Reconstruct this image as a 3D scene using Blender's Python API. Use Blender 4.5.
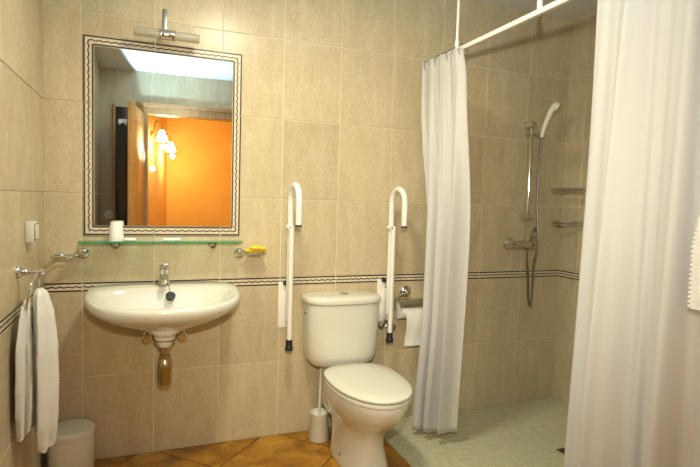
import bpy, bmesh, math, random
from mathutils import Vector, Matrix
from math import sin, cos, pi, radians

random.seed(7)
for o in list(bpy.data.objects):
    bpy.data.objects.remove(o)
scene = bpy.context.scene
COL = scene.collection

# ------------------------------------------------------------------ camera
YAW, PITCH, ROLL, FPX = -0.37, -0.0621, 0.0287, 519.466
CAM = Vector((0.2952, -2.7468, 1.2992))
fw = Vector((-sin(YAW)*cos(PITCH), cos(YAW)*cos(PITCH), sin(PITCH)))
rt = Vector((cos(YAW), sin(YAW), 0)); up = rt.cross(fw)
rt, up = cos(ROLL)*rt + sin(ROLL)*up, -sin(ROLL)*rt + cos(ROLL)*up
cd = bpy.data.cameras.new('camera'); cd.sensor_fit = 'HORIZONTAL'; cd.sensor_width = 36
cd.lens = FPX/700*36; cd.clip_start = 0.02
cam = bpy.data.objects.new('camera', cd); COL.objects.link(cam)
cam.matrix_world = Matrix(((rt.x, up.x, -fw.x, CAM.x), (rt.y, up.y, -fw.y, CAM.y), (rt.z, up.z, -fw.z, CAM.z), (0, 0, 0, 1)))
scene.camera = cam

# ------------------------------------------------------------------ world, lights, exposure
w = bpy.data.worlds.new('world'); scene.world = w; w.use_nodes = True
w.node_tree.nodes['Background'].inputs[0].default_value = (0.9, 0.85, 0.75, 1)
w.node_tree.nodes['Background'].inputs[1].default_value = 0.05
CEILING_LAMP_POWER = 23
CEILING_LAMP_COLOR = (1.0, 0.94, 0.70)
HALL_LAMP_POWER = 13
# the photographer's flash gun beside the lens: its head is turned up to bounce off the ceiling, the small front
# tube fires forward (it throws the shadow of the curtain rail up the shower wall and of the curtain over the floor)
def flash(name, energy, color, size, blend, loc, aim, soft):
    fl = bpy.data.lights.new(name, 'SPOT'); fl.energy = energy; fl.color = color
    fl.spot_size = radians(size); fl.spot_blend = blend; fl.shadow_soft_size = soft
    o = bpy.data.objects.new(name, fl); COL.objects.link(o); o.location = loc
    o.rotation_euler = Vector(aim).to_track_quat('-Z', 'Y').to_euler()
flash('flash_bounce', 140, (0.47, 0.76, 1.0), 125, 0.8, (0.325, -2.70, 1.60), (0.35, 1.0, 2.0), 0.03)
flash('flash_front', 138, (1.0, 0.94, 0.76), 82, 1.0, (0.325, -2.70, 1.56), (1.25, 2.70, -0.30), 0.02)
vs = scene.view_settings
vs.view_transform = 'Standard'; vs.look = 'None'; vs.gamma = 1; vs.exposure = 0.0; vs.use_curve_mapping = False

# ------------------------------------------------------------------ dimensions
XL, XR, YB, YO, ZC = -0.16, 2.88, 0.0, -2.95, 2.53
SHX = 1.513                                   # where the shower floor begins
ROWS = [(0, .416), (.416, .831), (.879, 1.301), (1.301, 1.724), (1.724, 2.14), (2.14, 2.53)]
BORD = (.831, .879)
COLS = [(-.16, 0)] + [(k*.32, k*.32+.32) for k in range(9)]
G = .0021                                     # half a joint

# ------------------------------------------------------------------ materials
def mat(name, color, rough=.5, metal=0, **kw):
    m = bpy.data.materials.new(name); m.use_nodes = True
    b = m.node_tree.nodes['Principled BSDF']
    b.inputs['Base Color'].default_value = (*color, 1); b.inputs['Roughness'].default_value = rough
    b.inputs['Metallic'].default_value = metal
    for k, v in kw.items(): b.inputs[k.replace('_', ' ')].default_value = v
    return m
def nd(m, t, **kw):
    n = m.node_tree.nodes.new(t)
    for k, v in kw.items(): setattr(n, k, v)
    return n
def ramp(m, fac, stops):
    r = nd(m, 'ShaderNodeValToRGB'); m.node_tree.links.new(fac, r.inputs[0])
    e = r.color_ramp.elements
    while len(e) < len(stops): e.new(.5)
    for i, (p, c) in enumerate(stops): e[i].position = p; e[i].color = (*c, 1)
    return r.outputs[0]
def mixc(m, fac, a, b, mode='MIX'):
    n = nd(m, 'ShaderNodeMix', data_type='RGBA', blend_type=mode)
    for s, v in ((0, fac), (6, a), (7, b)):
        if isinstance(v, (int, float)): n.inputs[s].default_value = v
        elif isinstance(v, tuple): n.inputs[s].default_value = (*v, 1)
        else: m.node_tree.links.new(v, n.inputs[s])
    return n.outputs[2]
def coords(m, scale, rand=True):
    g = nd(m, 'ShaderNodeNewGeometry'); L = m.node_tree.links
    mp = nd(m, 'ShaderNodeMapping'); mp.inputs['Scale'].default_value = scale
    if rand:
        oi = nd(m, 'ShaderNodeObjectInfo')
        mu = nd(m, 'ShaderNodeVectorMath', operation='MULTIPLY_ADD')
        cmb = nd(m, 'ShaderNodeCombineXYZ')
        for i in range(3): L.new(oi.outputs['Random'], cmb.inputs[i])
        L.new(cmb.outputs[0], mu.inputs[0]); mu.inputs[1].default_value = (3.1, 5.3, 7.7)
        L.new(g.outputs['Position'], mu.inputs[2]); L.new(mu.outputs[0], mp.inputs['Vector'])
        return mp.outputs[0], oi.outputs['Random']
    L.new(g.outputs['Position'], mp.inputs['Vector'])
    return mp.outputs[0], None
def noise(m, vec, scale, detail=3, rough=.5, dist=0):
    n = nd(m, 'ShaderNodeTexNoise'); m.node_tree.links.new(vec, n.inputs['Vector'])
    n.inputs['Scale'].default_value = scale; n.inputs['Detail'].default_value = detail
    n.inputs['Roughness'].default_value = rough; n.inputs['Distortion'].default_value = dist
    return n.outputs['Fac']
def bump(m, h, strength, dist=.002):
    b = nd(m, 'ShaderNodeBump'); b.inputs['Strength'].default_value = strength; b.inputs['Distance'].default_value = dist
    m.node_tree.links.new(h, b.inputs['Height'])
    m.node_tree.links.new(b.outputs[0], m.node_tree.nodes['Principled BSDF'].inputs['Normal'])
def setc(m, out, inp='Base Color'):
    m.node_tree.links.new(out, m.node_tree.nodes['Principled BSDF'].inputs[inp])

def tile_material():
    m = mat('wall_tile', (.6, .47, .3), .27, 0, Specular_IOR_Level=.34)
    v, r = coords(m, (5.5, 5.5, 1.5))
    a = noise(m, v, 2.4, 5, .6, .8)
    c = ramp(m, a, [(.3, (.515, .425, .262)), (.5, (.565, .472, .305)), (.7, (.615, .522, .352))])
    v2, _ = coords(m, (1, 1, .55))
    f = noise(m, v2, 95, 3, .7)
    c = mixc(m, .4, c, ramp(m, f, [(.35, (.40, .40, .40)), (.65, (.60, .60, .60))]), 'OVERLAY')
    v3, _ = coords(m, (3, 3, 1.1))
    p = noise(m, v3, 4.5, 6, .7, 1.6)
    pm = ramp(m, p, [(.64, (0, 0, 0)), (.72, (1, 1, 1))])
    fm = nd(m, 'ShaderNodeMath', operation='MULTIPLY'); m.node_tree.links.new(pm, fm.inputs[0]); fm.inputs[1].default_value = .6
    c = mixc(m, fm.outputs[0], c, (.80, .71, .55))
    vr = nd(m, 'ShaderNodeMapRange'); m.node_tree.links.new(r, vr.inputs[0]); vr.inputs[3].default_value = .93; vr.inputs[4].default_value = 1.06
    hs = nd(m, 'ShaderNodeHueSaturation'); m.node_tree.links.new(c, hs.inputs['Color']); m.node_tree.links.new(vr.outputs[0], hs.inputs['Value'])
    setc(m, hs.outputs[0])
    bump(m, f, .05, .001)
    return m
TILE = tile_material()
GROUT = mat('grout', (.82, .74, .56), .8)
BORDER = mat('border_cream', (.70, .61, .45), .2)
BLINE = mat('border_line', (.022, .010, .006), .4)

def terracotta():
    m = mat('terracotta', (.45, .18, .04), .28)
    v, r = coords(m, (1, 1, 1))
    a = noise(m, v, 7, 6, .65, .6)
    c = ramp(m, a, [(.34, (.20, .075, .004)), (.5, (.38, .165, .010)), (.66, (.54, .28, .028))])
    b2 = noise(m, v, 60, 3)
    c = mixc(m, .4, c, ramp(m, b2, [(.3, (.38, .38, .38)), (.7, (.6, .6, .6))]), 'OVERLAY')
    setc(m, c); bump(m, a, .15, .004)
    return m
TERRA = terracotta()
FGROUT = mat('floor_grout', (.12, .06, .025), .85)
def mosaic():
    m = mat('mosaic', (.6, .62, .47), .45)
    v, r = coords(m, (1, 1, 1), False)
    a = noise(m, v, 24, 3)
    setc(m, ramp(m, a, [(.3, (.50, .50, .33)), (.7, (.59, .58, .40))]))
    return m
MOSAIC = mosaic()
MGROUT = mat('mosaic_grout', (.47, .49, .35), .8)
CEIL = mat('ceiling_paint', (.78, .78, .75), .75)
PORC = mat('porcelain', (.74, .725, .625), .1, Coat_Weight=.4, Coat_Roughness=.05)
PLASTIC = mat('white_plastic', (.75, .735, .63), .3)
ENAMEL = mat('white_enamel', (.86, .84, .77), .28)
CHROME = mat('chrome', (.74, .73, .70), .09, 1)
STEEL = mat('satin_steel', (.40, .39, .36), .26, 1)
BRASS = mat('aged_chrome', (.50, .42, .26), .25, 1)
BLACK = mat('black_rubber', (.012, .012, .012), .5)
MIRROR = mat('mirror_silver', (.93, .93, .91), .004, 1)
GLASS = mat('clear_glass', (.93, .97, .95), .02, 0, Transmission_Weight=1.0, IOR=1.45)
GREEN = mat('green_glass_edge', (.03, .38, .16), .08, 0, Transmission_Weight=.25)
SHELFGL = mat('shelf_glass', (.55, .88, .70), .03, 0, Transmission_Weight=1.0, IOR=1.3)
FROST = mat('frosted_lamp_glass', (.62, .58, .47), .25, 0, Transmission_Weight=.45, IOR=1.3)
IVORY = mat('ivory_plastic', (.80, .76, .63), .3)
YELLOW = mat('yellow_soap', (.90, .62, .03), .45, 0, Subsurface_Weight=.15)
PAPER = mat('toilet_paper', (.88, .86, .80), .9)
WAX = mat('waxed_wrapper', (.92, .91, .87), .4)
def wood(name, c1, c2, rough=.25):
    m = mat(name, c1, rough)
    v, r = coords(m, (9, 9, .7))
    a = noise(m, v, 5, 5, .6, .5)
    setc(m, ramp(m, a, [(.3, c1), (.7, c2)])); return m
WOOD = wood('door_wood', (.46, .21, .055), (.62, .33, .10))
CASING = wood('casing_wood', (.36, .19, .07), (.50, .30, .13))
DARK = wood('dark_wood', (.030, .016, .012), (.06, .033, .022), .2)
def plaster():
    m = mat('orange_plaster', (.80, .36, .03), .85)
    v, r = coords(m, (1, 1, 1), False)
    a = noise(m, v, 2.2, 5, .6, .6)
    setc(m, ramp(m, a, [(.3, (.84, .52, .12)), (.7, (.90, .60, .18))])); return m
ORANGE = plaster()
def emit(name, c, s):
    m = mat(name, c, .4); b = m.node_tree.nodes['Principled BSDF']
    b.inputs['Emission Color'].default_value = (*c, 1); b.inputs['Emission Strength'].default_value = s; return m
LAMPGLOW = emit('ceiling_lamp_glass', (1, .93, .78), 7)
HALLGLOW = emit('hall_lamp_glass', (1, .78, .40), 14)
def cloth(name, c, trans, rough=.85, fuzzy=None):
    m = bpy.data.materials.new(name); m.use_nodes = True
    nt = m.node_tree; b = nt.nodes['Principled BSDF']; out = nt.nodes['Material Output']
    b.inputs['Base Color'].default_value = (*c, 1); b.inputs['Roughness'].default_value = rough
    b.inputs['Sheen Weight'].default_value = .3
    if trans:
        t = nd(m, 'ShaderNodeBsdfTranslucent'); t.inputs[0].default_value = (*c, 1)
        mx = nd(m, 'ShaderNodeMixShader'); mx.inputs[0].default_value = trans
        nt.links.new(b.outputs[0], mx.inputs[1]); nt.links.new(t.outputs[0], mx.inputs[2]); nt.links.new(mx.outputs[0], out.inputs[0])
    if fuzzy:
        v, r = coords(m, (1, 1, 1), False)
        bump(m, noise(m, v, fuzzy, 3, .7), .9, .004)
    return m
CURTAIN = cloth('curtain_cloth', (.78, .77, .755), .36, .55)
TERRY = cloth('terry_cloth', (.86, .84, .78), 0, .95, 220)

# ------------------------------------------------------------------ mesh helpers
class MB:
    def __init__(s): s.v = []; s.f = []; s.m = []
    def add(s, vs_, fs, mi=0):
        n = len(s.v); s.v += [tuple(v) for v in vs_]
        for f in fs: s.f.append(tuple(i+n for i in f)); s.m.append(mi)
        return s
    def box(s, a, b, mi=0, bev=0):
        if not bev:
            x0, y0, z0 = a; x1, y1, z1 = b
            return s.add([(x0, y0, z0), (x1, y0, z0), (x1, y1, z0), (x0, y1, z0), (x0, y0, z1), (x1, y0, z1), (x1, y1, z1), (x0, y1, z1)],
                         [(0, 3, 2, 1), (4, 5, 6, 7), (0, 1, 5, 4), (1, 2, 6, 5), (2, 3, 7, 6), (3, 0, 4, 7)], mi)
        bm = bmesh.new(); bmesh.ops.create_cube(bm, size=1)
        for v in bm.verts: v.co = Vector([(a[i]+b[i])/2 + v.co[i]*(b[i]-a[i]) for i in range(3)])
        bmesh.ops.bevel(bm, geom=bm.edges[:], offset=bev, segments=3, profile=.5, affect='EDGES')
        bm.verts.index_update()
        s.add([v.co for v in bm.verts], [[v.index for v in f.verts] for f in bm.faces], mi); bm.free(); return s
    def loft(s, rings, mi=0, cap0=True, cap1=True, closed=True):
        n = len(rings[0]); vs_ = [p for r in rings for p in r]; fs = []
        for i in range(len(rings)-1):
            for j in range(n if closed else n-1):
                k = (j+1) % n
                fs.append((i*n+j, i*n+k, (i+1)*n+k, (i+1)*n+j))
        if cap0: fs.append(tuple(range(n))[::-1])
        if cap1: fs.append(tuple(range((len(rings)-1)*n, len(rings)*n)))
        return s.add(vs_, fs, mi)
    def tube(s, pts, r, n=10, mi=0, caps=True):
        pts = [Vector(p) for p in pts]; rs = r if isinstance(r, (list, tuple)) else [r]*len(pts)
        rings = []; t = (pts[1]-pts[0]).normalized()
        nrm = t.orthogonal().normalized()
        for i, p in enumerate(pts):
            d = (pts[min(i+1, len(pts)-1)] - pts[max(i-1, 0)]).normalized()
            nrm = (nrm - d*nrm.dot(d)).normalized(); bn = d.cross(nrm)
            rings.append([p + (nrm*cos(2*pi*k/n) + bn*sin(2*pi*k/n))*rs[i] for k in range(n)])
        return s.loft(rings, mi, caps, caps)
    def lathe(s, c, prof, axis=(0, 0, 1), n=24, mi=0, caps=True):
        ax = Vector(axis).normalized(); u = ax.orthogonal().normalized(); v = ax.cross(u); c = Vector(c)
        rings = [[c + ax*h + (u*cos(2*pi*k/n)+v*sin(2*pi*k/n))*max(r, 1e-4) for k in range(n)] for r, h in prof]
        return s.loft(rings, mi, caps, caps)
    def strip2d(s, pts, wid, to3, mi=0):
        """flat ribbon along 2-D points"""
        vs_ = []
        for i, p in enumerate(pts):
            a = pts[max(i-1, 0)]; b = pts[min(i+1, len(pts)-1)]
            dx, dy = b[0]-a[0], b[1]-a[1]; l = math.hypot(dx, dy) or 1
            nx, ny = -dy/l*wid/2, dx/l*wid/2
            vs_ += [to3(p[0]+nx, p[1]+ny), to3(p[0]-nx, p[1]-ny)]
        return s.add(vs_, [(2*i, 2*i+1, 2*i+3, 2*i+2) for i in range(len(pts)-1)], mi)
    def build(s, name, mats, parent=None, smooth=True, angle=40):
        me = bpy.data.meshes.new(name)
        off = parent.matrix_world.translation if parent else Vector((0, 0, 0))
        q = parent
        off = Vector((0, 0, 0))
        while q: off += q.location; q = q.parent
        me.from_pydata([Vector(v)-off for v in s.v], [], s.f)
        for m in (mats if isinstance(mats, (list, tuple)) else [mats]): me.materials.append(m)
        me.polygons.foreach_set('material_index', s.m)
        bm = bmesh.new(); bm.from_mesh(me); bmesh.ops.recalc_face_normals(bm, faces=bm.faces[:]); bm.to_mesh(me); bm.free()
        if smooth:
            me.polygons.foreach_set('use_smooth', [True]*len(me.polygons))
            me.set_sharp_from_angle(angle=radians(angle))
        o = bpy.data.objects.new(name, me); COL.objects.link(o); o.parent = parent
        return o
def tag(o, label, cat=None, group=None, kind=None):
    o['label'] = label
    if cat: o['category'] = cat
    if group: o['group'] = group
    if kind: o['kind'] = kind
    return o
def thing(name, label, cat, loc, group=None):
    o = bpy.data.objects.new(name, None); COL.objects.link(o); o.location = loc; o.empty_display_size = .05
    return tag(o, label, cat, group)
def struct(name, mb, m, label, smooth=False):
    return tag(mb.build(name, m, None, smooth), label, kind='structure')
def arc(c, r, a0, a1, n, plane='xz'):
    out = []
    for i in range(n+1):
        a = a0+(a1-a0)*i/n
        p = {'xz': (r*cos(a), 0, r*sin(a)), 'yz': (0, r*cos(a), r*sin(a)), 'xy': (r*cos(a), r*sin(a), 0)}[plane]
        out.append(Vector(c)+Vector(p))
    return out
def spline(pts, k=8):
    pts = [Vector(p) for p in pts]; P = [pts[0]*2-pts[1]]+pts+[pts[-1]*2-pts[-2]]; out = []
    for i in range(1, len(P)-2):
        for j in range(k):
            t = j/k; a, b, c, d = P[i-1:i+3]
            out.append(.5*((2*b)+(c-a)*t+(2*a-5*b+4*c-d)*t*t+(3*b-a-3*c+d)*t**3))
    return out+[pts[-1]]

# ------------------------------------------------------------------ the room shell
TH = .004                                        # tiles stand this far off the grout bed
def sheet(a, b):                                  # slab between two corners
    return MB().box(a, b)
wall_back = struct('wall_back', sheet((XL-.1, .0, -.1), (XR+.1, .1, ZC+.1)), GROUT, 'beige tiled wall behind washbasin, toilet and shower mixer')
wall_left = struct('wall_left', sheet((XL-.1, YO-.1, -.1), (XL, 0, ZC+.1)), GROUT, 'beige tiled side wall carrying the towel ring')
wall_right = struct('wall_right', sheet((XR, YO-.1, -.1), (XR+.1, 0, ZC+.1)), GROUT, 'beige tiled wall of the shower with the corner baskets')
ceiling = struct('ceiling', sheet((XL, YO, ZC), (XR, 0, ZC+.1)), CEIL, 'plain white ceiling over bathroom and shower')
# wall opposite the mirror, with the doorway
DX0, DX1, DZ = .27, 1.17, 2.13
ow = MB().box((XL, YO-.12, 0), (DX0, YO, ZC)).box((DX1, YO-.12, 0), (XR, YO, ZC)).box((DX0, YO-.12, DZ), (DX1, YO, ZC))
wall_opposite = struct('wall_opposite', ow, GROUT, 'beige tiled wall with the open doorway, seen in the mirror')

_cache = {}
def tile_mesh(w_, h_, axis):
    k = (round(w_, 4), round(h_, 4), axis)
    if k not in _cache:
        me = bpy.data.meshes.new('wall_tile'); b = .0012
        if axis == 'y': P = lambda a, c, d: (a, -d, c)
        elif axis == 'x': P = lambda a, c, d: (d, -a, c)
        elif axis == '-x': P = lambda a, c, d: (-d, a, c)
        else: P = lambda a, c, d: (-a, d, c)
        x, z = w_/2, h_/2
        lv = [(-x, -z), (x, -z), (x, z), (-x, z)]; li = [(-x+b, -z+b), (x-b, -z+b), (x-b, z-b), (-x+b, z-b)]
        v = [P(a, c, 0) for a, c in lv]+[P(a, c, TH-b) for a, c in lv]+[P(a, c, TH) for a, c in li]
        f = [(8, 9, 10, 11)]+[(i, (i+1) % 4, 4+(i+1) % 4, 4+i) for i in range(4)]+[(4+i, 4+(i+1) % 4, 8+(i+1) % 4, 8+i) for i in range(4)]
        me.from_pydata(v, [], f); me.materials.append(TILE)
        bm = bmesh.new(); bm.from_mesh(me); bmesh.ops.recalc_face_normals(bm, faces=bm.faces[:]); bm.to_mesh(me); bm.free()
        # keep the visible face turned to the room
        if me.polygons[0].normal.dot(Vector(P(0, 0, 1))) < 0: me.flip_normals()
        _cache[k] = me
    return _cache[k]
def put_tile(parent, axis, a0, a1, z0, z1, plane):
    me = tile_mesh(a1-a0-2*G, z1-z0-2*G, axis)
    o = bpy.data.objects.new('wall_tile', me); COL.objects.link(o); o.parent = parent
    m = (a0+a1)/2; z = (z0+z1)/2
    o.location = {'y': (m, plane, z), 'x': (plane, m, z), '-x': (plane, m, z), '-y': (m, plane, z)}[axis]
    return o
MIR = (.006, .738, 1.102, 2.034)                  # outer edge of the mirror's border
for c0, c1 in COLS:
    for z0, z1 in ROWS:
        if c0 >= MIR[0]-.02 and c1 <= MIR[1] and z0 >= MIR[2] and z1 <= MIR[3]: continue
        put_tile(wall_back, 'y', c0, c1, z0, z1, 0)
YC = [(-.16, 0)]+[(-.16-.32*(k+1), -.16-.32*k) for k in range(8)]+[(YO, -.16-.32*8)]
for y0, y1 in YC:
    for z0, z1 in ROWS:
        put_tile(wall_left, 'x', y0, y1, z0, z1, XL)
        put_tile(wall_right, '-x', y0, y1, z0, z1, XR)
for c0, c1 in COLS:
    for z0, z1 in ROWS:
        if c1 <= DX0+.001 or c0 >= DX1-.001 or z0 >= DZ:
            put_tile(wall_opposite, '-y', c0, c1, z0, z1, YO)
        else:
            if z1 > DZ+.02: put_tile(wall_opposite, '-y', c0, c1, max(z0, DZ), z1, YO)
            if c0 < DX0-.02 and z0 < DZ: put_tile(wall_opposite, '-y', c0, DX0, z0, min(z1, DZ), YO)
            if c1 > DX1+.02 and z0 < DZ: put_tile(wall_opposite, '-y', DX1, c1, z0, min(z1, DZ), YO)

def wave(a0, a1, n, amp=.0025, per=.034):
    return [(a0+(a1-a0)*i/n, amp*sin(2*pi*(a0+(a1-a0)*i/n)/per)) for i in range(n+1)]
def border_piece(parent, to3, a0, a1, zlo, zhi):
    """one listel piece: cream body with two straight dark lines and a wavy one. to3(a, z, depth)"""
    mb = MB(); d = TH+.0006
    q = [(a0+G, zlo), (a1-G, zlo), (a1-G, zhi), (a0+G, zhi)]
    mb.add([to3(a, z, 0) for a, z in q]+[to3(a, z, d) for a, z in q], [(4, 5, 6, 7)]+[(i, (i+1) % 4, 4+(i+1) % 4, 4+i) for i in range(4)])
    h = zhi-zlo; t3 = lambda a, z: to3(a, z, d+.0003)
    for zz in (zlo+.006, zhi-.006): mb.strip2d([(a0+G, zz), (a1-G, zz)], .0074, t3, 1)
    zm = (zlo+zhi)/2
    mb.strip2d([(a, zm+dz) for a, dz in wave(a0+G, a1-G, max(6, int((a1-a0)/.006)))], .0058, t3, 1)
    return mb.build('border_tile', [BORDER, BLINE], parent, False)
for c0, c1 in COLS: border_piece(wall_back, lambda a, z, d: (a, -d, z), c0, c1, *BORD)
for y0, y1 in YC:
    border_piece(wall_left, lambda a, z, d: (XL+d, a, z), y0, y1, *BORD)
    border_piece(wall_right, lambda a, z, d: (XR-d, a, z), y0, y1, *BORD)

# ---- terracotta floor, laid on the diagonal
floor = struct('floor', MB().box((XL, YO-.12, -.1), (SHX, 0, -.004)), FGROUT, 'dark joint bed under diagonal terracotta floor tiles')
def clip(poly, f):
    out = []
    for i in range(len(poly)):
        p, q = poly[i], poly[(i+1) % len(poly)]; a, b = f(p), f(q)
        if a >= 0: out.append(p)
        if (a >= 0) != (b >= 0):
            t = a/(a-b); out.append((p[0]+(q[0]-p[0])*t, p[1]+(q[1]-p[1])*t))
    return out
PITCH_F = .622; U0, V0 = .335, .875               # joints at x+y = U0+k*pitch and x-y = V0+k*pitch
for i in range(-7, 4):
    for j in range(-4, 6):
        u0, v0 = U0+i*PITCH_F+.005, V0+j*PITCH_F+.005; u1, v1 = u0+PITCH_F-.01, v0+PITCH_F-.01
        poly = [((u+v)/2, (u-v)/2) for u, v in ((u0, v0), (u1, v0), (u1, v1), (u0, v1))]
        for f in (lambda p: p[0]-(XL+.004), lambda p: SHX-.004-p[0], lambda p: -.004-p[1], lambda p: p[1]-(YO-.12)):
            poly = clip(poly, f) if poly else poly
        if len(poly) < 3: continue
        ar = abs(sum(poly[k][0]*poly[(k+1) % len(poly)][1]-poly[(k+1) % len(poly)][0]*poly[k][1] for k in range(len(poly))))/2
        if ar < 2e-4: continue
        cx = sum(p[0] for p in poly)/len(poly); cy = sum(p[1] for p in poly)/len(poly)
        top = [(cx+(p[0]-cx)*.994, cy+(p[1]-cy)*.994, 0) for p in poly]
        mid = [(p[0], p[1], -.0015) for p in poly]; low = [(p[0], p[1], -.004) for p in poly]
        mb = MB().loft([low, mid, top], cap0=False); mb.build('floor_tile', TERRA, floor, False)
# ---- mosaic shower floor
shower_floor = struct('floor_shower', MB().box((SHX, YO, -.1), (XR, 0, -.003)), MGROUT, 'pale green mosaic floor of the walk-in shower')
ms = MB(); P5 = .05
for i in range(int((XR-SHX)/P5)+1):
    for j in range(int(-YO/P5)):
        x0 = SHX+.002+i*P5; x1 = min(x0+P5-.004, XR-.003); y1 = -.003-j*P5; y0 = y1-P5+.004
        if x1-x0 < .008: continue
        e = .0015; dz = random.uniform(-.0006, .0006)
        ms.add([(x0, y0, -.003), (x1, y0, -.003), (x1, y1, -.003), (x0, y1, -.003), (x0+e, y0+e, dz), (x1-e, y0+e, dz), (x1-e, y1-e, dz), (x0+e, y1-e, dz)],
               [(4, 5, 6, 7), (0, 1, 5, 4), (1, 2, 6, 5), (2, 3, 7, 6), (3, 0, 4, 7)])
mo = ms.build('mosaic_tiles', MOSAIC, shower_floor, False); mo['kind'] = 'stuff'
# floor drain
dr = thing('floor_drain', 'small dark square drain grate set in the mosaic shower floor', 'drain', (2.385, -.68, .001))
MB().box((2.335, -.73, .0012), (2.435, -.63, .005), 0, .0015).build('frame', STEEL, dr)
mb = MB()
for k in range(6): mb.box((2.345+k*.0145, -.72, .005), (2.353+k*.0145, -.64, .0062))
mb.build('grate', BLACK, dr, False)

# ---- door and hall beyond (both reflected in the mirror)
fr = MB()
for x0, x1 in ((DX0-.085, DX0+.012), (DX1-.012, DX1+.085)):
    fr.box((x0, YO-.13, 0), (x1, YO+.012, DZ+.085), 0, .004)
struct('trim_1', fr, CASING, 'brown wooden casing on both sides of the doorway')
hd = MB().box((DX0-.085, YO-.13, DZ-.012), (DX1+.085, YO+.014, DZ+.085), 0, .004).box((DX0-.10, YO-.01, DZ+.06), (DX1+.10, YO+.03, DZ+.10), 0, .004)
struct('trim_2', hd, CASING, 'brown wooden head moulding above the doorway')
door = MB().box((-.02, 0, 0), (.02, .74, 2.09), 0, .003)
for z0, z1 in ((.2, .85), (1.05, 1.95)):
    for sx in (-1, 1):
        door.box((sx*.0205-.004, .13, z0), (sx*.0205+.004, .61, z1), 0, .003)
do = door.build('door_1', WOOD, None, True); tag(do, 'orange-brown wooden door leaf standing open, reflected in the mirror', kind='structure')
do.location = (.236, YO+.02, .012); do.rotation_euler = (0, 0, radians(7.5))
hm = MB()
for sx in (-1, 1):
    hm.tube([(sx*.02, .66, 1.0), (sx*.065, .66, 1.0)], .009)
    hm.tube([(sx*.062, .665, 1.0), (sx*.062, .54, 1.0)], .008)
    hm.box((sx*.024-.003, .64, .90), (sx*.024+.003, .68, 1.07), 0, .002)
ho = hm.build('door_handle', CHROME); ho.parent = do
# hall
hall = MB()
hall.add([(.20, YO-.12, 0), (.53, -5.4, 0), (.53, -5.4, 2.5), (.20, YO-.12, 2.5), (.15, YO-.12, 0), (.48, -5.45, 0), (.48, -5.45, 2.5), (.15, YO-.12, 2.5)],
         [(0, 1, 2, 3), (4, 7, 6, 5), (0, 4, 5, 1), (3, 2, 6, 7), (0, 3, 7, 4), (1, 5, 6, 2)])
struct('wall_hall_side', hall, ORANGE, 'orange plastered hall wall carrying two lit lamps')
struct('wall_hall_far', MB().box((.40, -5.5, 0), (2.2, -5.4, 2.5)), ORANGE, 'orange plastered far wall of the hall')
struct('wall_hall_end', MB().box((2.1, -5.4, 0), (2.2, YO-.12, 2.5)), ORANGE, 'orange plastered end wall of the hall out of sight')
struct('ceiling_hall', MB().box((.1, -5.5, 2.5), (2.2, YO-.12, 2.6)), ORANGE, 'orange painted ceiling of the hall')
struct('floor_hall', MB().box((.1, -5.5, -.1), (2.2, YO-.12, -.002)), TERRA, 'terracotta coloured floor of the hall')
def hall_lamp(x, y, z, label):
    t = thing('wall_lamp', label, 'lamp', (x, y, z), 'lit lamps on the orange hall wall')
    MB().lathe((x, y, z-.06), [(.001, 0), (.04, 0), (.045, .008), (.03, .014), (.001, .016)], (1, 0, 0), 16).build('wall_rose', BRASS, t)
    pts = spline([(x+.01, y, z-.06), (x+.03, y, z), (x+.05, y, z+.09), (x+.10, y, z+.10), (x+.12, y, z+.04), (x+.12, y, z)], 6)
    MB().tube(pts, .008, 8).build('arm', BRASS, t)
    MB().lathe((x+.12, y, z), [(.02, 0), (.035, -.02), (.05, -.07), (.068, -.13), (.06, -.13), (.045, -.07), (.03, -.022), (.001, -.01)], n=16).build('shade', HALLGLOW, t)
    l = bpy.data.lights.new('hall_bulb', 'POINT'); l.energy = HALL_LAMP_POWER; l.color = (1, .80, .50); l.shadow_soft_size = .03
    lo = bpy.data.objects.new('hall_bulb', l); COL.objects.link(lo); lo.parent = t; lo.location = (.14, 0, -.19)
hall_lamp(.312, -3.85, 2.07, 'lit amber wall lamp on the orange hall wall, the one beside the doorway')
hall_lamp(.447, -4.80, 2.03, 'lit amber wall lamp on the orange hall wall, deeper in the hall')
# dark tall panel beside the door, seen in the mirror
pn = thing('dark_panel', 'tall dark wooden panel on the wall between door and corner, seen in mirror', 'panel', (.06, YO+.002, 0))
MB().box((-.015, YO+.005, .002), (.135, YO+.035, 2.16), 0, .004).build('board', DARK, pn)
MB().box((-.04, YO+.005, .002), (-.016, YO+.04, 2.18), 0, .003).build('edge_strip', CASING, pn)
hk = thing('robe_hook', 'white double robe hook at the top of the dark panel', 'hook', (.05, YO+.036, 2.02))
MB().box((.01, YO+.0352, 2.0), (.09, YO+.045, 2.04), 0, .004).build('plate', ENAMEL, hk)
for sx in (-1, 1):
    MB().tube(spline([(.05+sx*.02, YO+.04, 2.02), (.05+sx*.025, YO+.07, 1.99), (.05+sx*.03, YO+.09, 1.985), (.05+sx*.035, YO+.10, 2.02)], 6), .007, 8).build('prong', ENAMEL, hk)
fk = thing('flower_hook', 'white flower shaped hook on the tiles, seen in the mirror', 'hook', (-.05, YO+.005, 1.10))
mb = MB()
for k in range(6):
    a = k*pi/3; mb.lathe((-.075+.03*cos(a), YO+.006, 1.10+.03*sin(a)), [(.001, 0), (.019, .001), (.016, .010), (.001, .014)], (0, 1, 0), 12)
mb.build('petals', ENAMEL, fk)
MB().lathe((-.075, YO+.010, 1.10), [(.001, 0), (.016, .0), (.012, .012), (.001, .016)], (0, 1, 0), 12).build('centre', IVORY, fk)

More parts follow.
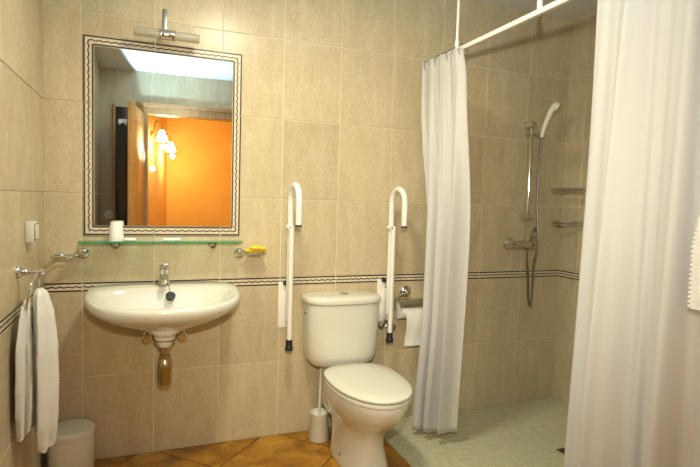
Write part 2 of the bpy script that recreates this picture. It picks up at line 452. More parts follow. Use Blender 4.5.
# ------------------------------------------------------------------ ceiling lamp
cl = thing('ceiling_lamp', 'round white flush ceiling lamp, mirrored in the glossy tiles', 'lamp', (.75, -1.05, ZC))
MB().lathe((.75, -1.05, ZC-.001), [(.001, 0), (.155, 0), (.155, -.02), (.14, -.025), (.001, -.025)], n=32).build('base_ring', ENAMEL, cl)
MB().lathe((.75, -1.05, ZC-.026), [(.138, 0), (.13, -.02), (.10, -.04), (.05, -.052), (.001, -.055)], n=32).build('glass_bowl', LAMPGLOW, cl)
l = bpy.data.lights.new('ceiling_bulb', 'AREA'); l.shape = 'DISK'; l.size = .26; l.energy = CEILING_LAMP_POWER; l.color = CEILING_LAMP_COLOR
lo = bpy.data.objects.new('ceiling_bulb', l); COL.objects.link(lo); lo.parent = cl; lo.location = (0, 0, -.10)

# ------------------------------------------------------------------ mirror with tiled border
mi = thing('mirror', 'large framed wall mirror with a wavy-line tile border above the washbasin', 'mirror', ((MIR[0]+MIR[1])/2, 0, MIR[2]))
BW = .047; x0, x1, z0, z1 = MIR; yb = -TH-.0005; yf = yb-.006
MB().box((x0+BW, yf-.002, z0+BW), (x1-BW, yb, z1-BW), 0, .0008).build('mirror_glass', MIRROR, mi, False)
t3 = lambda a, z: (a, yf-.0004, z)
LW, WW = .0072, .0055
def mpiece(rect, strips):
    a0, a1, b0, b1 = rect; mb = MB().box((a0, yf, b0), (a1, yb, b1), 0, .0006)
    for pts, wd in strips: mb.strip2d(pts, wd, t3, 1)
    mb.build('border_tile', [BORDER, BLINE], mi, False)
xs = [x0, .32, .64, x1]; zs = [z0, 1.413, 1.724, z1]
for top in (0, 1):
    zo = z1-.005 if top else z0+.005; zi = z1-BW+.006 if top else z0+BW-.006; zm = z1-BW/2 if top else z0+BW/2
    for a, b in zip(xs, xs[1:]):
        ia, ib = max(a+G, x0+BW-.006), min(b-G, x1-BW+.006); wa, wb = max(a+G, x0+BW/2), min(b-G, x1-BW/2)
        st = [([(a+G, zo), (b-G, zo)], LW), ([(wa if False else p, zm+d) for p, d in wave(wa, wb, max(6, int((wb-wa)/.006)))], WW)]
        if ib > ia: st.append(([(ia, zi), (ib, zi)], LW))
        mpiece((a+G*(a > x0), b-G*(b < x1), (z1-BW) if top else z0, z1 if top else z0+BW), st)
for right in (0, 1):
    xo = x1-.005 if right else x0+.005; xi = x1-BW+.006 if right else x0+BW-.006; xm = x1-BW/2 if right else x0+BW/2
    for a, b in zip(zs, zs[1:]):
        ia, ib = max(a+G, z0+BW-.006), min(b-G, z1-BW+.006); wa, wb = max(a+G, z0+BW/2), min(b-G, z1-BW/2)
        st = [([(xo, a+G), (xo, b-G)], LW), ([(xm+d, p) for p, d in wave(wa, wb, int((wb-wa)/.006))], WW), ([(xi, ia), (xi, ib)], LW)]
        mpiece(((x1-BW) if right else x0, x1 if right else x0+BW, max(a, z0+BW)+G, min(b, z1-BW)-G), st)

# lamp above the mirror
ml = thing('mirror_lamp', 'small chrome and glass tube lamp mounted above the mirror', 'lamp', (.365, 0, 2.12))
MB().box((.352, -.016, 2.06), (.374, -TH-.0005, 2.20), 0, .003).build('wall_strip', STEEL, ml)
MB().tube(spline([(.363, -.012, 2.09), (.363, -.05, 2.085), (.365, -.09, 2.068)], 5), .007, 8).build('arm', STEEL, ml)
c = MB().lathe((.335, -.10, 2.055), [(.001, 0), (.022, 0), (.024, .004), (.024, .068), (.022, .072), (.001, .072)], (1, 0, 0), 20)
for k in range(5): c.lathe((.342+k*.0145, -.10, 2.055), [(.024, 0), (.0258, .002), (.0258, .005), (.024, .007)], (1, 0, 0), 20, caps=False)
c.build('socket', CHROME, ml)
for s in (-1, 1):
    xa = .335 if s < 0 else .407
    MB().lathe((xa, -.10, 2.055), [(.001, 0), (.020, 0), (.020, s*.105), (.018, s*.11), (.001, s*.11)], (1, 0, 0), 20).build('glass_tube', FROST, ml)

# ------------------------------------------------------------------ glass shelf and what lies on it
sh = thing('glass_shelf', 'narrow glass shelf with green edges under the mirror', 'shelf', (.365, 0, 1.062))
shz = 1.075
MB().box((-.003, -.125, shz), (.733, -.012, shz+.0065)).build('glass_plate', SHELFGL, sh, False)
e = MB().box((-.0045, -.1275, shz-.0003), (.7345, -.1252, shz+.0068)); e.box((-.0045, -.1252, shz-.0003), (-.0032, -.012, shz+.0068)); e.box((.7332, -.1252, shz-.0003), (.7345, -.012, shz+.0068))
e.build('polished_edge', GREEN, sh, False)
for x in (.145, .60):
    b = MB().lathe((x, -TH, shz-.016), [(.001, 0), (.021, 0), (.021, .008), (.016, .014), (.015, .05), (.001, .052)], (0, -1, 0), 16)
    b.box((x-.010, -.05, shz-.008), (x+.010, -.03, shz-.0003), 0, .002); b.build('bracket', STEEL, sh)
cup = MB().lathe((.152, -.075, shz+.0068), [(.001, 0), (.033, 0), (.0335, .003), (.026, .085), (.024, .088), (.001, .088)], n=24)
tag(cup.build('paper_cup', WAX), 'white paper cup standing upside down on the glass shelf', 'cup')
for x, w_, lab in ((.212, .05, 'small white wrapped soap on glass shelf, beside the paper cup'), (.40, .085, 'long white wrapped soap on glass shelf, above the tap')):
    s = MB().box((x-w_/2, -.09, shz+.0068), (x+w_/2, -.055, shz+.020), 0, .005)
    t = tag(s.build('wrapped_soap', WAX), lab, 'soap')

# chrome holders beside the shelf
def rosette(mb, c, axis, r=.027):
    return mb.lathe(c, [(.001, 0), (r, 0), (r, .006), (r*.8, .012), (r*.55, .016), (r*.5, .030), (r*.3, .036), (.001, .037)], axis, 20)
def oval(cx, cy, cz, a, b, n=32): return [(cx+a*cos(2*pi*k/n), cy+b*sin(2*pi*k/n), cz) for k in range(n+1)]
th = thing('tumbler_holder', 'empty chrome ring holder on wall between glass shelf and side wall', 'holder', (.0, 0, 1.0))
rosette(MB(), (.004, -TH, 1.018), (0, -1, 0)).build('rosette', CHROME, th)
MB().tube([(.004, -.036, 1.018), (-.012, -.055, 1.013), (-.03, -.060, 1.010)], .007, 8).build('arm', CHROME, th)
MB().tube(oval(-.072, -.062, 1.010, .048, .044), .006, 8, caps=False).build('ring', CHROME, th)
MB().tube(oval(-.072, -.062, .997, .034, .030), .003, 8, caps=False).build('ring', CHROME, th)
sd = thing('soap_dish', 'chrome wire soap dish on wall between glass shelf and grab rail', 'soap dish', (.78, 0, 1.0))
rosette(MB(), (.738, -TH, 1.010), (0, -1, 0)).build('rosette', CHROME, sd)
MB().tube([(.738, -.036, 1.010), (.75, -.052, 1.012), (.765, -.060, 1.013)], .006, 8).build('arm', CHROME, sd)
MB().tube(oval(.812, -.062, 1.016, .056, .045), .0045, 8, caps=False).build('rim', CHROME, sd)
for k in range(5):
    x = .774+k*.019
    MB().tube(spline([(x, -.062-.035, 1.016), (x, -.085, 1.002), (x, -.04, 1.002), (x, -.062+.035, 1.016)], 4), .0025, 6).build('wire', CHROME, sd)
so = thing('yellow_soap', 'yellow shell shaped soap bars lying in the chrome wire dish', 'soap', (.814, -.062, 1.0))
random.seed(3)
for i, (dx, dy, dz, r) in enumerate(((-.03, 0, .016, .030), (.018, .01, .016, .032), (-.005, -.02, .03, .030), (.03, -.015, .026, .026))):
    mb = MB(); rings = []
    for a in range(7):
        th_ = pi*a/6; ring = []
        for k in range(16):
            ph = 2*pi*k/16; rr = r*(1+.05*sin(8*ph))*max(sin(th_), .02)
            ring.append((.814+dx*.85+rr*cos(ph)*1.15, -.062+dy+rr*sin(ph)*.8, 1.012+dz*1.1-r*.45*cos(th_)))
        rings.append(ring)
    mb.loft(rings).build('soap_bar', YELLOW, so)

# ------------------------------------------------------------------ washbasin
BX = .370
def dshape(hw, yc, bback, bfront, z, n=56, nb=5., nf=2.35, cx=BX):
    out = []
    for k in range(n):
        t = 2*pi*k/n; cs, sn = cos(t), sin(t)
        ex = nb if sn > 0 else nf
        x = hw*math.copysign(abs(cs)**(2/ex), cs); y = (bback if sn > 0 else bfront)*math.copysign(abs(sn)**(2/ex), sn)
        out.append((cx+x, yc+y, z))
    return out
def tiltz(ring, s):  # rim falls gently to the front
    return [(x, y, z+s*(y+.05)) for x, y, z in ring]
wb = thing('washbasin', 'white wall-hung ceramic washbasin with a curved front', 'washbasin', (BX, 0, .66))
yb = -TH-.001
R = []
def blend(a, b, t): return [tuple(p+(q-p)*t for p, q in zip(u, v)) for u, v in zip(a, b)]
small = lambda z, r: [(.366+r*cos(2*pi*k/56), -.24+r*sin(2*pi*k/56), z) for k in range(56)]
rim = lambda hw, bb, bf, z: tiltz(dshape(hw, -.17, bb, bf, z, nb=3.6), .085)
B_ = .17+yb
R += [small(.655, .045), small(.672, .06)]
under = lambda s, z: tiltz(dshape(.342*s, -.17, B_, .335*s, z, nb=3.6), .085*s*s)
R += [under(.36, .690), under(.50, .710), under(.66, .738), under(.81, .768), under(.92, .798), under(.982, .822), under(1.0, .842)]
R += [rim(.341, B_, .335, .854), rim(.337, B_-.001, .331, .863), rim(.328, B_-.004, .322, .866)]
inn = lambda hw, bb, bf, z, yc=-.235: tiltz(dshape(hw, yc, bb, bf, z, nb=3.2), .085)
R += [inn(.306, .128, .243, .8655), inn(.299, .121, .236, .861), inn(.286, .112, .222, .838), inn(.255, .090, .196, .80), inn(.21, .078, .165, .765), inn(.14, .06, .115, .742), inn(.06, .04, .055, .733)]
MB().loft(R, cap0=True, cap1=True).build('bowl', PORC, wb, True, 60)
MB().lathe((.372, -.235, .7275), [(.001, 0), (.030, 0), (.031, .003), (.024, .0045), (.001, .0045)], n=20).build('drain_ring', STEEL, wb)
# rubber plug on a chain
pg = thing('basin_plug', 'black rubber plug on a fine chain hanging inside the washbasin', 'plug', (.39, -.15, .80))
MB().lathe((.392, -.152, .815), [(.001, 0), (.017, .001), (.021, .005), (.023, .018), (.021, .021), (.001, .022)], (0, -.72, .70), 24).build('plug', BLACK, pg)
MB().tube(spline([(.383, -.085, .875), (.387, -.115, .864), (.390, -.14, .845), (.392, -.16, .838)], 6), .0016, 6).build('chain', CHROME, pg)
# tap
tp = thing('basin_tap', 'chrome single lever mixer tap standing on the washbasin', 'tap', (.366, -.07, .865))
ty = -.068
MB().lathe((.366, ty, .8655), [(.001, 0), (.029, 0), (.029, .006), (.024, .012), (.022, .05), (.022, .065), (.024, .068), (.022, .088), (.001, .092)], n=24).build('body', CHROME, tp)
MB().tube(spline([(.366, ty-.01, .893), (.366, ty-.05, .906), (.366, ty-.10, .901), (.366, ty-.112, .888)], 6), [.016]*13+[.013]*6, 14).build('spout', CHROME, tp)
lv = MB().box((.348, ty-.08, .957), (.384, ty+.02, .977), 0, .006)
lv.lathe((.366, ty, .949), [(.022, 0), (.022, .012), (.001, .016)], n=20)
lv.build('lever', CHROME, tp)
# waste
ws = thing('bottle_trap', 'brassy chrome bottle trap hanging below the washbasin', 'trap', (.366, -.24, .43))
c = (.366, -.24, 0)
MB().lathe((.366, -.24, .655), [(.001, 0), (.044, 0), (.046, -.008), (.044, -.016), (.034, -.022), (.030, -.045), (.024, -.05), (.001, -.05)], n=24).build('flange', PLASTIC, ws)
MB().lathe((.366, -.24, .64), [(.0462, 0), (.0475, -.0015), (.0462, -.003)], n=24).build('seal', BLACK, ws)
MB().lathe((.366, -.24, .605), [(.001, 0), (.019, 0), (.019, -.035), (.025, -.037), (.025, -.052), (.029, -.056), (.034, -.09), (.034, -.10), (.032, -.103), (.032, -.165), (.027, -.175), (.001, -.178)], n=24).build('trap_body', BRASS, ws)
MB().tube([(.366, -.22, .575), (.366, -TH, .575)], .016, 14).build('waste_pipe', BRASS, ws)
MB().lathe((.366, -TH-.0005, .575), [(.001, 0), (.045, 0), (.042, .010), (.020, .014), (.001, .014)], (0, -1, 0), 24).build('wall_flange', PLASTIC, ws)
for x, lab in ((.288, 'round chrome stop valve under the washbasin, on the towel side of the trap'), (.452, 'round chrome stop valve under the washbasin, on the toilet side of the trap')):
    t = thing('stop_valve', lab, 'valve', (x, -TH, .60), 'stop valves under the washbasin')
    MB().lathe((x, -TH-.0005, .60), [(.001, 0), (.026, 0), (.024, .006), (.012, .012), (.011, .05), (.001, .05)], (0, -1, 0), 18).build('body', CHROME, t)
    k = MB().lathe((x, -.052, .60), [(.001, 0), (.020, 0), (.023, .004), (.023, .018), (.019, .022), (.001, .022)], (0, -1, 0), 18)
    for q in range(4):
        a = q*pi/2+.6; k.tube([(x+.016*cos(a), -.076, .60+.016*sin(a)), (x+.004*cos(a), -.078, .60+.004*sin(a))], .003, 6)
    k.build('handwheel', CHROME, t)
    MB().tube(spline([(x, -.035, .61), (x, -.04, .65), (x+(.366-x)*.5, -.06, .70)], 5), .005, 8).build('supply_hose', STEEL, t)

# ------------------------------------------------------------------ folding grab rails
def grab(x, pside, label):
    t = thing('grab_rail', label, 'grab rail', (x, 0, .5), 'fold-up grab rails at the toilet')
    px = x-.014
    pl = MB().box((px-.026, -.012, .60), (px+.026, -TH-.0005, .852), 0, .004)
    for z in (.64, .73, .81): pl.lathe((px-.008, -.012, z), [(.006, 0), (.005, .002), (.001, .003)], (0, -1, 0), 10)
    pl.build('wall_plate', ENAMEL, t)
    MB().box((px+.014, -.075, .62), (px+.019, -.0125, .80), 0, .002).build('hinge_cheek', ENAMEL, t)
    MB().lathe((px+.010, -.0125, .846), [(.001, 0), (.013, 0), (.014, .006), (.012, .018), (.001, .022)], (0, -1, 0), 14).build('hinge_knob', BLACK, t)
    R_ = .08; zt = 1.292; y0_ = -.085
    pts = [(x, y0_, .66), (x, y0_, .9), (x, y0_, 1.1)]+arc((x, y0_-R_, zt), R_, 0, pi, 16, 'yz')+[(x, y0_-2*R_, 1.168)]
    MB().tube(pts, .016, 14).build('rail_tube', ENAMEL, t)
    MB().lathe((x, y0_-2*R_, 1.168), [(.0165, .006), (.0165, -.003), (.001, -.004)], n=14).build('end_cap', BLACK, t)
    lg = MB().tube([(x-.003, -.124, 1.165), (x-.003, -.120, .56)], .0135, 12).build('support_leg', ENAMEL, t)
    MB().tube([(x-.016, -.085, 1.155), (x-.016, -.130, 1.155)], .013, 10).build('pivot', ENAMEL, t)
    MB().lathe((x-.016, -.130, 1.155), [(.006, 0), (.005, .004), (.001, .005)], (0, -1, 0), 10).build('pivot_bolt', STEEL, t)
    MB().lathe((x-.003, -.120, .562), [(.0138, 0), (.0175, -.002), (.0175, -.032), (.020, -.036), (.0215, -.05), (.020, -.056), (.001, -.056)], n=16).build('rubber_foot', BLACK, t)
    MB().tube([(px+.0195, -.045, .66), (x+.009, -.045, .66), (x+.003, -.085, .66)], .009, 8).build('hinge_pin', STEEL, t)
grab(.99, -1, 'white fold-up grab rail between washbasin and toilet')
grab(1.577, 1, 'white fold-up grab rail between toilet and paper holder')

# ------------------------------------------------------------------ toilet
TX = 1.290
to = thing('toilet', 'white close-coupled ceramic toilet with its lid down', 'toilet', (TX, -.42, 0))
def egg(hw, yb_, yf_, z, n=48, nb=3.0, nf=2.1):
    L = yb_-yf_; yc = yb_-L*.42
    return dshape(hw, yc, yb_-yc, yc-yf_, z, n, nb, nf, TX)
R = [egg(.118, -.20, -.60, .0015, nf=2.6), egg(.121, -.20, -.605, .02, nf=2.6), egg(.112, -.20, -.585, .06, nf=2.6), egg(.108, -.19, -.575, .13), egg(.112, -.18, -.585, .19), egg(.128, -.16, -.63, .235),
     egg(.150, -.18, -.685, .275), egg(.168, -.20, -.73, .32), egg(.177, -.205, -.755, .36), egg(.180, -.21, -.762, .385), egg(.178, -.212, -.760, .396), egg(.165, -.22, -.745, .399)]
MB().loft(R).box((TX-.10, -.30, .17), (TX+.10, -.03, .400), 0, .012).build('bowl', PORC, to, True, 60)
MB().loft([egg(.181, -.235, -.764, .4005), egg(.185, -.232, -.768, .404), egg(.185, -.232, -.768, .414), egg(.181, -.236, -.764, .4185)]).build('seat', PLASTIC, to)
MB().loft([egg(.178, -.236, -.760, .4230), egg(.187, -.228, -.770, .4275), egg(.187, -.228, -.770, .435), egg(.180, -.235, -.763, .4405), egg(.12, -.29, -.69, .4430), egg(.02, -.45, -.52, .4435)]).build('lid', PLASTIC, to)
for s in (-1, 1):
    MB().lathe((TX+s*.075-.02, -.228, .418), [(.001, 0), (.011, 0), (.011, .04), (.001, .04)], (1, 0, 0), 12).build('hinge', STEEL, to)
def cis(hw, bf, z, bb=None, n=48, nf=2.9): return dshape(hw, -.09, .09+yb if bb is None else bb, bf, z, n, 8, nf, TX)
R = [cis(.10, .06, .402, .05), cis(.165, .085, .410, .07), cis(.186, .102, .430), cis(.197, .110, .46), cis(.203, .113, .52), cis(.208, .116, .64), cis(.210, .118, .748)]
cs = MB().loft(R).build('cistern', PORC, to, True, 50)
R = [cis(.211, .118, .7495), cis(.217, .125, .753), cis(.219, .127, .762), cis(.218, .126, .774), cis(.210, .118, .784), cis(.17, .092, .791), cis(.05, .03, .794, .03)]
MB().loft(R).build('cistern_lid', PORC, cs, True, 50)
MB().lathe((TX, -.115, .7925), [(.026, 0), (.026, .004), (.022, .006), (.001, .006)], n=24).build('flush_button', CHROME, cs)
MB().lathe((TX-.207, -.10, .70), [(.001, 0), (.010, 0), (.009, .008), (.001, .010)], (-1, 0, 0), 14).build('side_plug', STEEL, cs)
for s in (-1, 1):
    MB().lathe((TX+s*.109, -.42, .055), [(.001, 0), (.009, 0), (.008, .005), (.001, .006)], (s, 0, 0), 12).build('floor_bolt', STEEL, to)
# inlet valve right of the cistern
iv = thing('inlet_valve', 'chrome angle valve with steel hose between cistern and grab rail', 'valve', (1.585, 0, .62))
MB().lathe((1.618, -TH-.0005, .575), [(.001, 0), (.026, 0), (.024, .007), (.014, .012), (.013, .05), (.001, .05)], (0, -1, 0), 18).build('body', CHROME, iv)
MB().lathe((1.618, -.052, .575), [(.001, 0), (.018, 0), (.02, .004), (.02, .016), (.001, .018)], (0, -1, 0), 16).build('handwheel', CHROME, iv)
MB().tube(spline([(1.615, -.03, .59), (1.60, -.032, .63), (1.56, -.032, .565), (1.525, -.045, .62), (1.515, -.055, .68), (1.499, -.06, .69)], 6), .007, 8).build('supply_hose', STEEL, iv)

# toilet brush
tb = thing('toilet_brush', 'white toilet brush in a tapered holder beside the toilet', 'toilet brush', (1.165, -.115, 0))
bx, by = 1.165, -.118
MB().lathe((bx, by, .001), [(.001, 0), (.056, 0), (.058, .004), (.047, .135), (.049, .138), (.049, .150), (.044, .150), (.043, .13), (.001, .12)], n=28).build('holder', PLASTIC, tb)
MB().tube([(bx, by, .125), (bx+.002, by, .30), (bx+.002, by, .39)], .0065, 10).build('handle', PLASTIC, tb)

# ------------------------------------------------------------------ toilet paper
ph = thing('paper_holder', 'chrome toilet paper holder with cover flap beside the curtain', 'paper holder', (1.72, 0, .72))
rosette(MB(), (1.722, -TH, .772), (0, -1, 0), .036).build('rosette', CHROME, ph)
MB().tube(spline([(1.722, -.036, .772), (1.70, -.05, .765), (1.645, -.06, .745), (1.632, -.065, .715), (1.632, -.065, .678)], 6), .007, 8).build('arm', CHROME, ph)
MB().tube([(1.632, -.065, .678), (1.80, -.065, .678)], .006, 8).build('spindle', CHROME, ph)
mb = MB(); RR = []
for k in range(13):
    a = radians(118-98*k/12); RR.append((-.065-.066*cos(a), .678+.062*sin(a)))
rings = []
for x in (1.636, 1.805): rings.append([(x, y, z) for y, z in RR]+[(x, -.065+(y+.065)*.95, .678+(z-.678)*.95) for y, z in RR[::-1]])
mb.loft(rings).build('cover_flap', CHROME, ph, True, 30)
tr = thing('toilet_roll', 'white toilet paper roll with a long loose sheet hanging down', 'toilet paper', (1.72, -.065, .60))
MB().lathe((1.648, -.065, .678), [(.02, 0), (.054, 0), (.054, .13), (.02, .13)], (1, 0, 0), 28).build('roll', PAPER, tr)
sp = [(-.119, .69)]+[(-.1215-.006*sin(k*.5), .678-.205*k/11) for k in range(12)]
mb = MB(); rings = []
for j in range(6):
    x = 1.672+.108*j/5
    rings.append([(x+.003*sin(k*.35), y-.003*sin(j*1.9+k*.25), z) for k, (y, z) in enumerate(sp)]+[(x+.003*sin(k*.35), y-.003*sin(j*1.9+k*.25)+.0012, z) for k, (y, z) in reversed(list(enumerate(sp)))])
mb.loft(rings).build('loose_sheet', PAPER, tr)

# ------------------------------------------------------------------ left side: switch, towel ring, towel, bin
sw = thing('light_switch', 'white surface-mounted light switch on the side wall above the towel ring', 'switch', (XL, -.35, 1.14))
MB().box((XL+TH+.0005, -.405, 1.10), (XL+.034, -.325, 1.183), 0, .003).build('box', PLASTIC, sw)
MB().box((XL+.0345, -.397, 1.108), (XL+.037, -.333, 1.175), 0, .001).build('gap_frame', STEEL, sw)
MB().box((XL+.036, -.392, 1.112), (XL+.041, -.338, 1.171), 0, .002).build('rocker', PLASTIC, sw)
RGY = -.545; RZ = 1.005
tg = thing('towel_ring', 'chrome towel ring on the side wall holding a white towel', 'towel ring', (XL, RGY, .95))
rosette(MB(), (XL+TH, RGY, RZ), (1, 0, 0), .024).build('rosette', CHROME, tg)
MB().tube([(XL+.03, RGY, RZ), (XL+.085, RGY, RZ)], .0075, 10).lathe((XL+.085, RGY, RZ), [(.001, -.008), (.011, -.006), (.012, .004), (.001, .01)], (1, 0, 0), 14).build('arm', CHROME, tg)
rc = (XL+.055, RGY-.01, RZ-.082)
MB().tube([(rc[0]+.016*cos(a), rc[1]+.078*sin(a), rc[2]+.078*cos(a)) for a in [2*pi*k/32 for k in range(33)]], .005, 8, caps=False).build('ring', CHROME, tg)
def lobe(keys, nseg=56, seed=0, folds=5):
    """hanging cloth bundle: keys = (z, x, y, rx, ry)"""
    rings = []
    n = 26
    for i in range(n+1):
        t = i/n*(len(keys)-1); k = min(int(t), len(keys)-2); u = t-k; u = u*u*(3-2*u)
        z, x, y, rx, ry = [a+(b-a)*u for a, b in zip(keys[k], keys[k+1])]
        ring = []
        for j in range(nseg):
            a = 2*pi*j/nseg; f = 1+.26*sin(folds*a+seed+.06*i)*min(1, i/7)+.10*sin(2*folds*a+seed*2+i*.15)+.025*sin(9*a+i*1.7)+.02*sin(13*a-i*2.3)
            ring.append((x+rx*f*cos(a), y+ry*f*sin(a), z+(.018*sin(a*2+seed) if i > n-2 else 0)))
        rings.append(ring)
    return rings
tw = thing('hand_towel', 'white terry towel pulled through the towel ring on the side wall', 'towel', (XL+.06, RGY, .35))
MB().loft(lobe([(.940, -.083, -.545, .010, .03), (.925, -.080, -.545, .019, .055), (.85, -.073, -.54, .028, .085), (.72, -.068, -.535, .034, .10), (.55, -.066, -.53, .035, .10), (.43, -.068, -.525, .034, .10), (.352, -.070, -.52, .030, .085)], seed=.5, folds=4)).build('front_fold', TERRY, tw)
MB().loft(lobe([(.915, -.116, -.575, .004, .02), (.89, -.120, -.585, .012, .045), (.76, -.122, -.60, .023, .07), (.60, -.121, -.60, .026, .075), (.50, -.122, -.60, .025, .07), (.432, -.122, -.60, .022, .06)], seed=2, folds=4)).build('back_fold', TERRY, tw)
bn = thing('pedal_bin', 'white round waste bin with lid under the towel', 'bin', (-.03, -.11, 0))
bc = (-.035, -.115, .001)
MB().lathe(bc, [(.001, 0), (.092, 0), (.094, .004), (.0955, .185), (.094, .19), (.001, .19)], n=40).build('body', PLASTIC, bn)
MB().lathe((bc[0], bc[1], .192), [(.001, 0), (.0985, 0), (.0995, .004), (.0985, .022), (.093, .030), (.06, .036), (.001, .038)], n=40).build('lid', PLASTIC, bn)
MB().lathe((bc[0], bc[1], .184), [(.0957, 0), (.0978, .002), (.0978, .005), (.0957, .007)], n=40, caps=False).build('rim_band', IVORY, bn)
MB().box((bc[0]-.02, bc[1]-.125, .004), (bc[0]+.02, bc[1]-.085, .018), 0, .004).build('pedal', BLACK, bn)

# ------------------------------------------------------------------ shower fittings
sr = thing('shower_rail', 'chrome shower slide rail on the tiled shower wall', 'shower rail', (2.56, 0, 1.25))
SX = 2.548
MB().tube([(SX, -.060, 1.215), (SX, -.060, 1.83)], .0125, 14).build('slide_bar', CHROME, sr)
for z in (1.235, 1.812):
    b = MB().lathe((SX, -TH, z), [(.001, 0), (.028, 0), (.028, .03), (.024, .045), (.022, .074), (.019, .08), (.001, .081)], (0, -1, 0), 18); b.build('wall_mount', CHROME, sr)
b = MB().lathe((SX, -.060, 1.735), [(.011, 0), (.021, .002), (.021, .034), (.011, .036)], n=18)
b.tube([(SX-.045, -.060, 1.752), (SX+.02, -.066, 1.752), (SX+.048, -.085, 1.752)], .012, 12); b.build('slider', CHROME, sr)
hs = thing('hand_shower', 'ivory hand shower clipped in the slide rail', 'hand shower', (2.61, -.09, 1.75))
HP = spline([(2.604, -.088, 1.735), (2.614, -.100, 1.80), (2.628, -.115, 1.86), (2.640, -.125, 1.90), (2.655, -.138, 1.928)], 6)
n_ = len(HP)
MB().tube(HP, [.014+.007*(i/n_) for i in range(n_)], 14).build('handle', IVORY, hs)
MB().lathe(HP[-1], [(.001, -.018), (.020, -.016), (.026, .0), (.028, .014), (.026, .022), (.001, .022)], (.75, -.55, -.45), 20).build('spray_head', IVORY, hs)
MB().lathe(Vector(HP[-1])+Vector((.75, -.55, -.45)).normalized()*.0245, [(.001, 0), (.023, 0), (.021, .003), (.001, .003)], (.75, -.55, -.45), 20).build('spray_plate', STEEL, hs)
mx = thing('shower_mixer', 'chrome lever shower mixer on the tiled wall below the slide rail', 'mixer', (2.50, 0, 1.08))
MZ = 1.055
MB().lathe((2.453, -TH, MZ), [(.001, 0), (.043, 0), (.041, .012), (.028, .024), (.026, .05), (.001, .052)], (0, -1, 0), 24).build('wall_rosette', CHROME, mx)
MB().lathe((2.600, -TH, MZ), [(.001, 0), (.030, 0), (.028, .012), (.020, .02), (.018, .05), (.001, .052)], (0, -1, 0), 24).build('wall_rosette', CHROME, mx)
MB().tube([(2.427, -.066, MZ), (2.445, -.068, MZ), (2.51, -.070, MZ), (2.535, -.070, MZ), (2.595, -.070, MZ), (2.620, -.066, MZ)], [.022, .027, .024, .030, .030, .022], 18).build('body', CHROME, mx)
MB().lathe((2.560, -.072, MZ+.012), [(.001, 0), (.033, 0), (.034, .03), (.030, .055), (.001, .062)], (0, -.35, .95), 18).build('cartridge', CHROME, mx)
MB().tube([(2.557, -.09, MZ+.065), (2.545, -.120, MZ+.094), (2.535, -.150, MZ+.106)], [.012, .010, .011], 10).build('lever', CHROME, mx)
HOSE = spline([(2.545, -.078, MZ-.028), (2.540, -.085, .96), (2.550, -.09, .85), (2.562, -.09, .72), (2.575, -.088, .668), (2.590, -.088, .685), (2.592, -.088, .80), (2.585, -.098, .92), (2.592, -.112, 1.02), (2.595, -.112, 1.12), (2.590, -.095, 1.30), (2.592, -.092, 1.50), (2.603, -.088, 1.734)], 8)
tag(MB().tube(HOSE, .0085, 8).build('shower_hose', STEEL), 'silvery flexible shower hose looping below the mixer', 'hose')
def basket(name, y0_, y1_, dep, z, label, curved):
    t = thing(name, label, 'shower basket', (XR, (y0_+y1_)/2, z), None)
    xb = XR-TH-.004; m = (y0_+y1_)/2; h = (y1_-y0_)/2
    if curved: path = [(xb-dep*sin(a), m-h*cos(a)) for a in [pi*k/20 for k in range(21)]]
    else: path = [(xb, y0_)]+[(xb-dep+.03-.03*sin(a), y0_+.03-.03*cos(a)) for a in [pi/2*k/5 for k in range(6)]]+[(xb-dep+.03-.03*cos(a), y1_-.03+.03*sin(a)) for a in [pi/2*k/5 for k in range(6)]]+[(xb, y1_)]
    MB().tube([(x, y, z+.022) for x, y in path], .0055, 8).build('top_wire', CHROME, t)
    MB().tube([(xb+(x-xb)*.93, m+(y-m)*.93, z-.0) for x, y in path], .004, 8).build('bottom_wire', CHROME, t)
    MB().tube([(xb, y0_, z+.022), (xb, y1_, z+.022)], .0035, 8).build('back_wire', CHROME, t)
    n = 9
    for k in range(1, n):
        y = y0_+(y1_-y0_)*k/n
        d = dep*math.sqrt(max(.05, 1-((y-m)/h)**2)) if curved else dep
        MB().tube([(xb, y, z+.020), (xb-.004, y, z-.002), (xb-d*.93, y, z-.002), (xb-d*.985, y, z+.020)], .0022, 6).build('cross_wire', CHROME, t)
basket('wire_basket', -.33, -.02, .125, 1.395, 'rectangular chrome wire shower basket, the upper of two on the tiles', False)
basket('wire_basket', -.21, -.012, .14, 1.185, 'rounded chrome wire soap basket, the lower of two on the tiles', True)

# ------------------------------------------------------------------ curtain rail and curtains
RX, RZ_ = 1.72, 2.06
cr = thing('curtain_rail', 'white square shower curtain rail hung from the ceiling by thin rods', 'curtain rail', (RX, -1.45, RZ_))
MB().box((RX-.0105, YO+.006, RZ_-.0105), (RX+.0105, -.175, RZ_+.0105), 0, .002).build('rail', ENAMEL, cr)
for y in (-.47, -1.06, -2.0):
    r_ = MB().tube([(RX, y, RZ_+.0105), (RX, y, ZC-.001)], .0075, 10).lathe((RX, y, ZC-.0005), [(.001, 0), (.02, 0), (.018, -.008), (.001, -.01)], n=14)
    r_.lathe((RX, y, RZ_+.0108), [(.012, 0), (.011, .035), (.008, .045)], n=12); r_.build('hanging_rod', ENAMEL, cr)
for y in (YO+.006,):
    s = -1 if y > -1 else 1
    MB().box((RX-.022, min(y, y+s*.012), RZ_-.022), (RX+.022, max(y, y+s*.012), RZ_+.022), 0, .003).build('wall_socket', ENAMEL, cr)

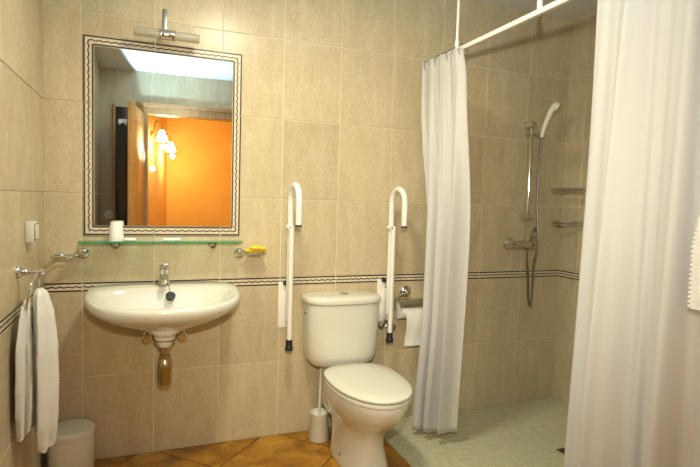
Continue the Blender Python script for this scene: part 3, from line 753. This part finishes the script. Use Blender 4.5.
def curtain(name, label, ztop, zbot, edge0, edge1, foldfn, ns, nz):
    """edge0/edge1(t) = y of the two side edges at t=0 (top) .. 1 (hem); foldfn(s,t) = (dx, dy)"""
    t_ = thing(name, label, 'shower curtain', (RX, (edge0(1)+edge1(1))/2, zbot))
    rows = []
    for i in range(nz+1):
        t = i/nz; row = []
        for j in range(ns+1):
            s = j/ns; dx, dy, dz = foldfn(s, t)
            row.append((RX+dx, edge0(t)+(edge1(t)-edge0(t))*s+dy, ztop+(zbot-ztop)*t+dz))
        rows.append(row)
    mb = MB().loft(rows, cap0=False, cap1=False, closed=False)
    o = mb.build('cloth', CURTAIN, t_, True, 180)
    sm = o.modifiers.new('thickness', 'SOLIDIFY'); sm.thickness = .0016; sm.offset = 0
    return t_
def smooth(a, b, t):
    u = max(0, min(1, (t-a)/(b-a))); return u*u*(3-2*u)
def gather(s, t):
    a = .006+.036*smooth(.02, .5, t)
    ph = 2*pi*(3.4*s+.10*sin(2.0*t+3*s)-.10)
    dx = -.024+.028*smooth(.02, .4, t)+a*(sin(ph)+.22*sin(2.3*ph+1.3*t)+.10*sin(4.1*ph+.6))+.085*t*t*s*s-.004*t
    dy = .012*t*sin(2*ph+.8)
    return dx, dy, .045*s*s*smooth(.5, 1, t)+.010*(1-s)*smooth(.9, 1, t)-.016*s*s*(1-smooth(0, .04, t))-(.002*sin(ph) if t > .99 else 0)
c1 = curtain('shower_curtain', 'white shower curtain gathered in folds beside the paper holder', 2.068, .028, lambda t: -.175-.085*smooth(.1, .5, t)+.065*smooth(.65, 1, t), lambda t: -.56-.03*smooth(0, .08, t)+.17*t*t, gather, 140, 60)
for k in range(7):
    y = -.195-.355*k/6.3
    MB().tube([(RX-.004+.026*cos(a), y, RZ_-.012+.030*sin(a)) for a in [2*pi*q/16 for q in range(17)]], .002, 6, caps=False).build('eyelet_ring', STEEL, c1)
def broad(s, t):
    a = (.010+.030*min(1, t*1.5))*(1-.55*smooth(.36, .46, s))
    ph = 2*pi*(4.6*s**1.05+.10*sin(1.7*t+5*s)+.05)
    dx = -.015+a*(sin(ph)+.35*sin(2.0*ph+1.0+.9*t)+.2*sin(3.7*ph+2*t)) - .02*t
    dy = .012*t*sin(1.5*ph)
    return dx, dy, 0
c2 = curtain('shower_curtain', 'white shower curtain hanging in broad folds beside the draped towel', 2.062, .03, lambda t: -1.352+.025*t*t, lambda t: -2.30, broad, 160, 50)
for k in range(9):
    y = -1.38-.9*k/8
    MB().tube([(RX-.018+.020*cos(a), y, RZ_-.012+.030*sin(a)) for a in [2*pi*q/16 for q in range(17)]], .002, 6, caps=False).build('eyelet_ring', STEEL, c2)
# towel over the rail
tt = thing('bath_towel', 'white terry towel with beaded edge hung over the curtain rail', 'towel', (RX-.08, -1.98, 1.0))
prof = [(RX-.075, 1.04), (RX-.075, 1.3), (RX-.072, 1.6), (RX-.066, 1.9), (RX-.055, 2.05), (RX-.03, 2.10), (RX+.0, 2.11), (RX+.03, 2.10), (RX+.055, 2.05), (RX+.066, 1.9), (RX+.07, 1.5)]
pr_ = spline([(x, 0, z) for x, z in prof], 5)
rings = []
for j in range(13):
    y = -1.797-.45*j/12
    rings.append([(p.x-.004+.004*sin(j*1.1+p.z*3), y-(.012*min(1, max(0, (p.z-1.2)/.1)) if j == 0 and p.x < RX else 0), p.z) for p in pr_]+[(p.x*.0+RX+(p.x-RX)*.90, y, p.z-.008) for p in pr_[::-1]])
MB().loft(rings).build('cloth', TERRY, tt)
mb = MB()
for k in range(80):
    i = k/79*.44; p = pr_[min(int(i*len(pr_)), len(pr_)-1)]
    z = 1.045+k*.0122
    if z > 1.98: break
    xx = RX-.075+.009*max(0, (z-1.3)/.6); yy = -1.797-.012*min(1, max(0, (z-1.2)/.1))
    mb.lathe((xx, yy+.004, z), [(.001, -.005), (.0045, -.003), (.0055, 0), (.0045, .003), (.001, .005)], n=8)
mb.build('beaded_trim', TERRY, tt)
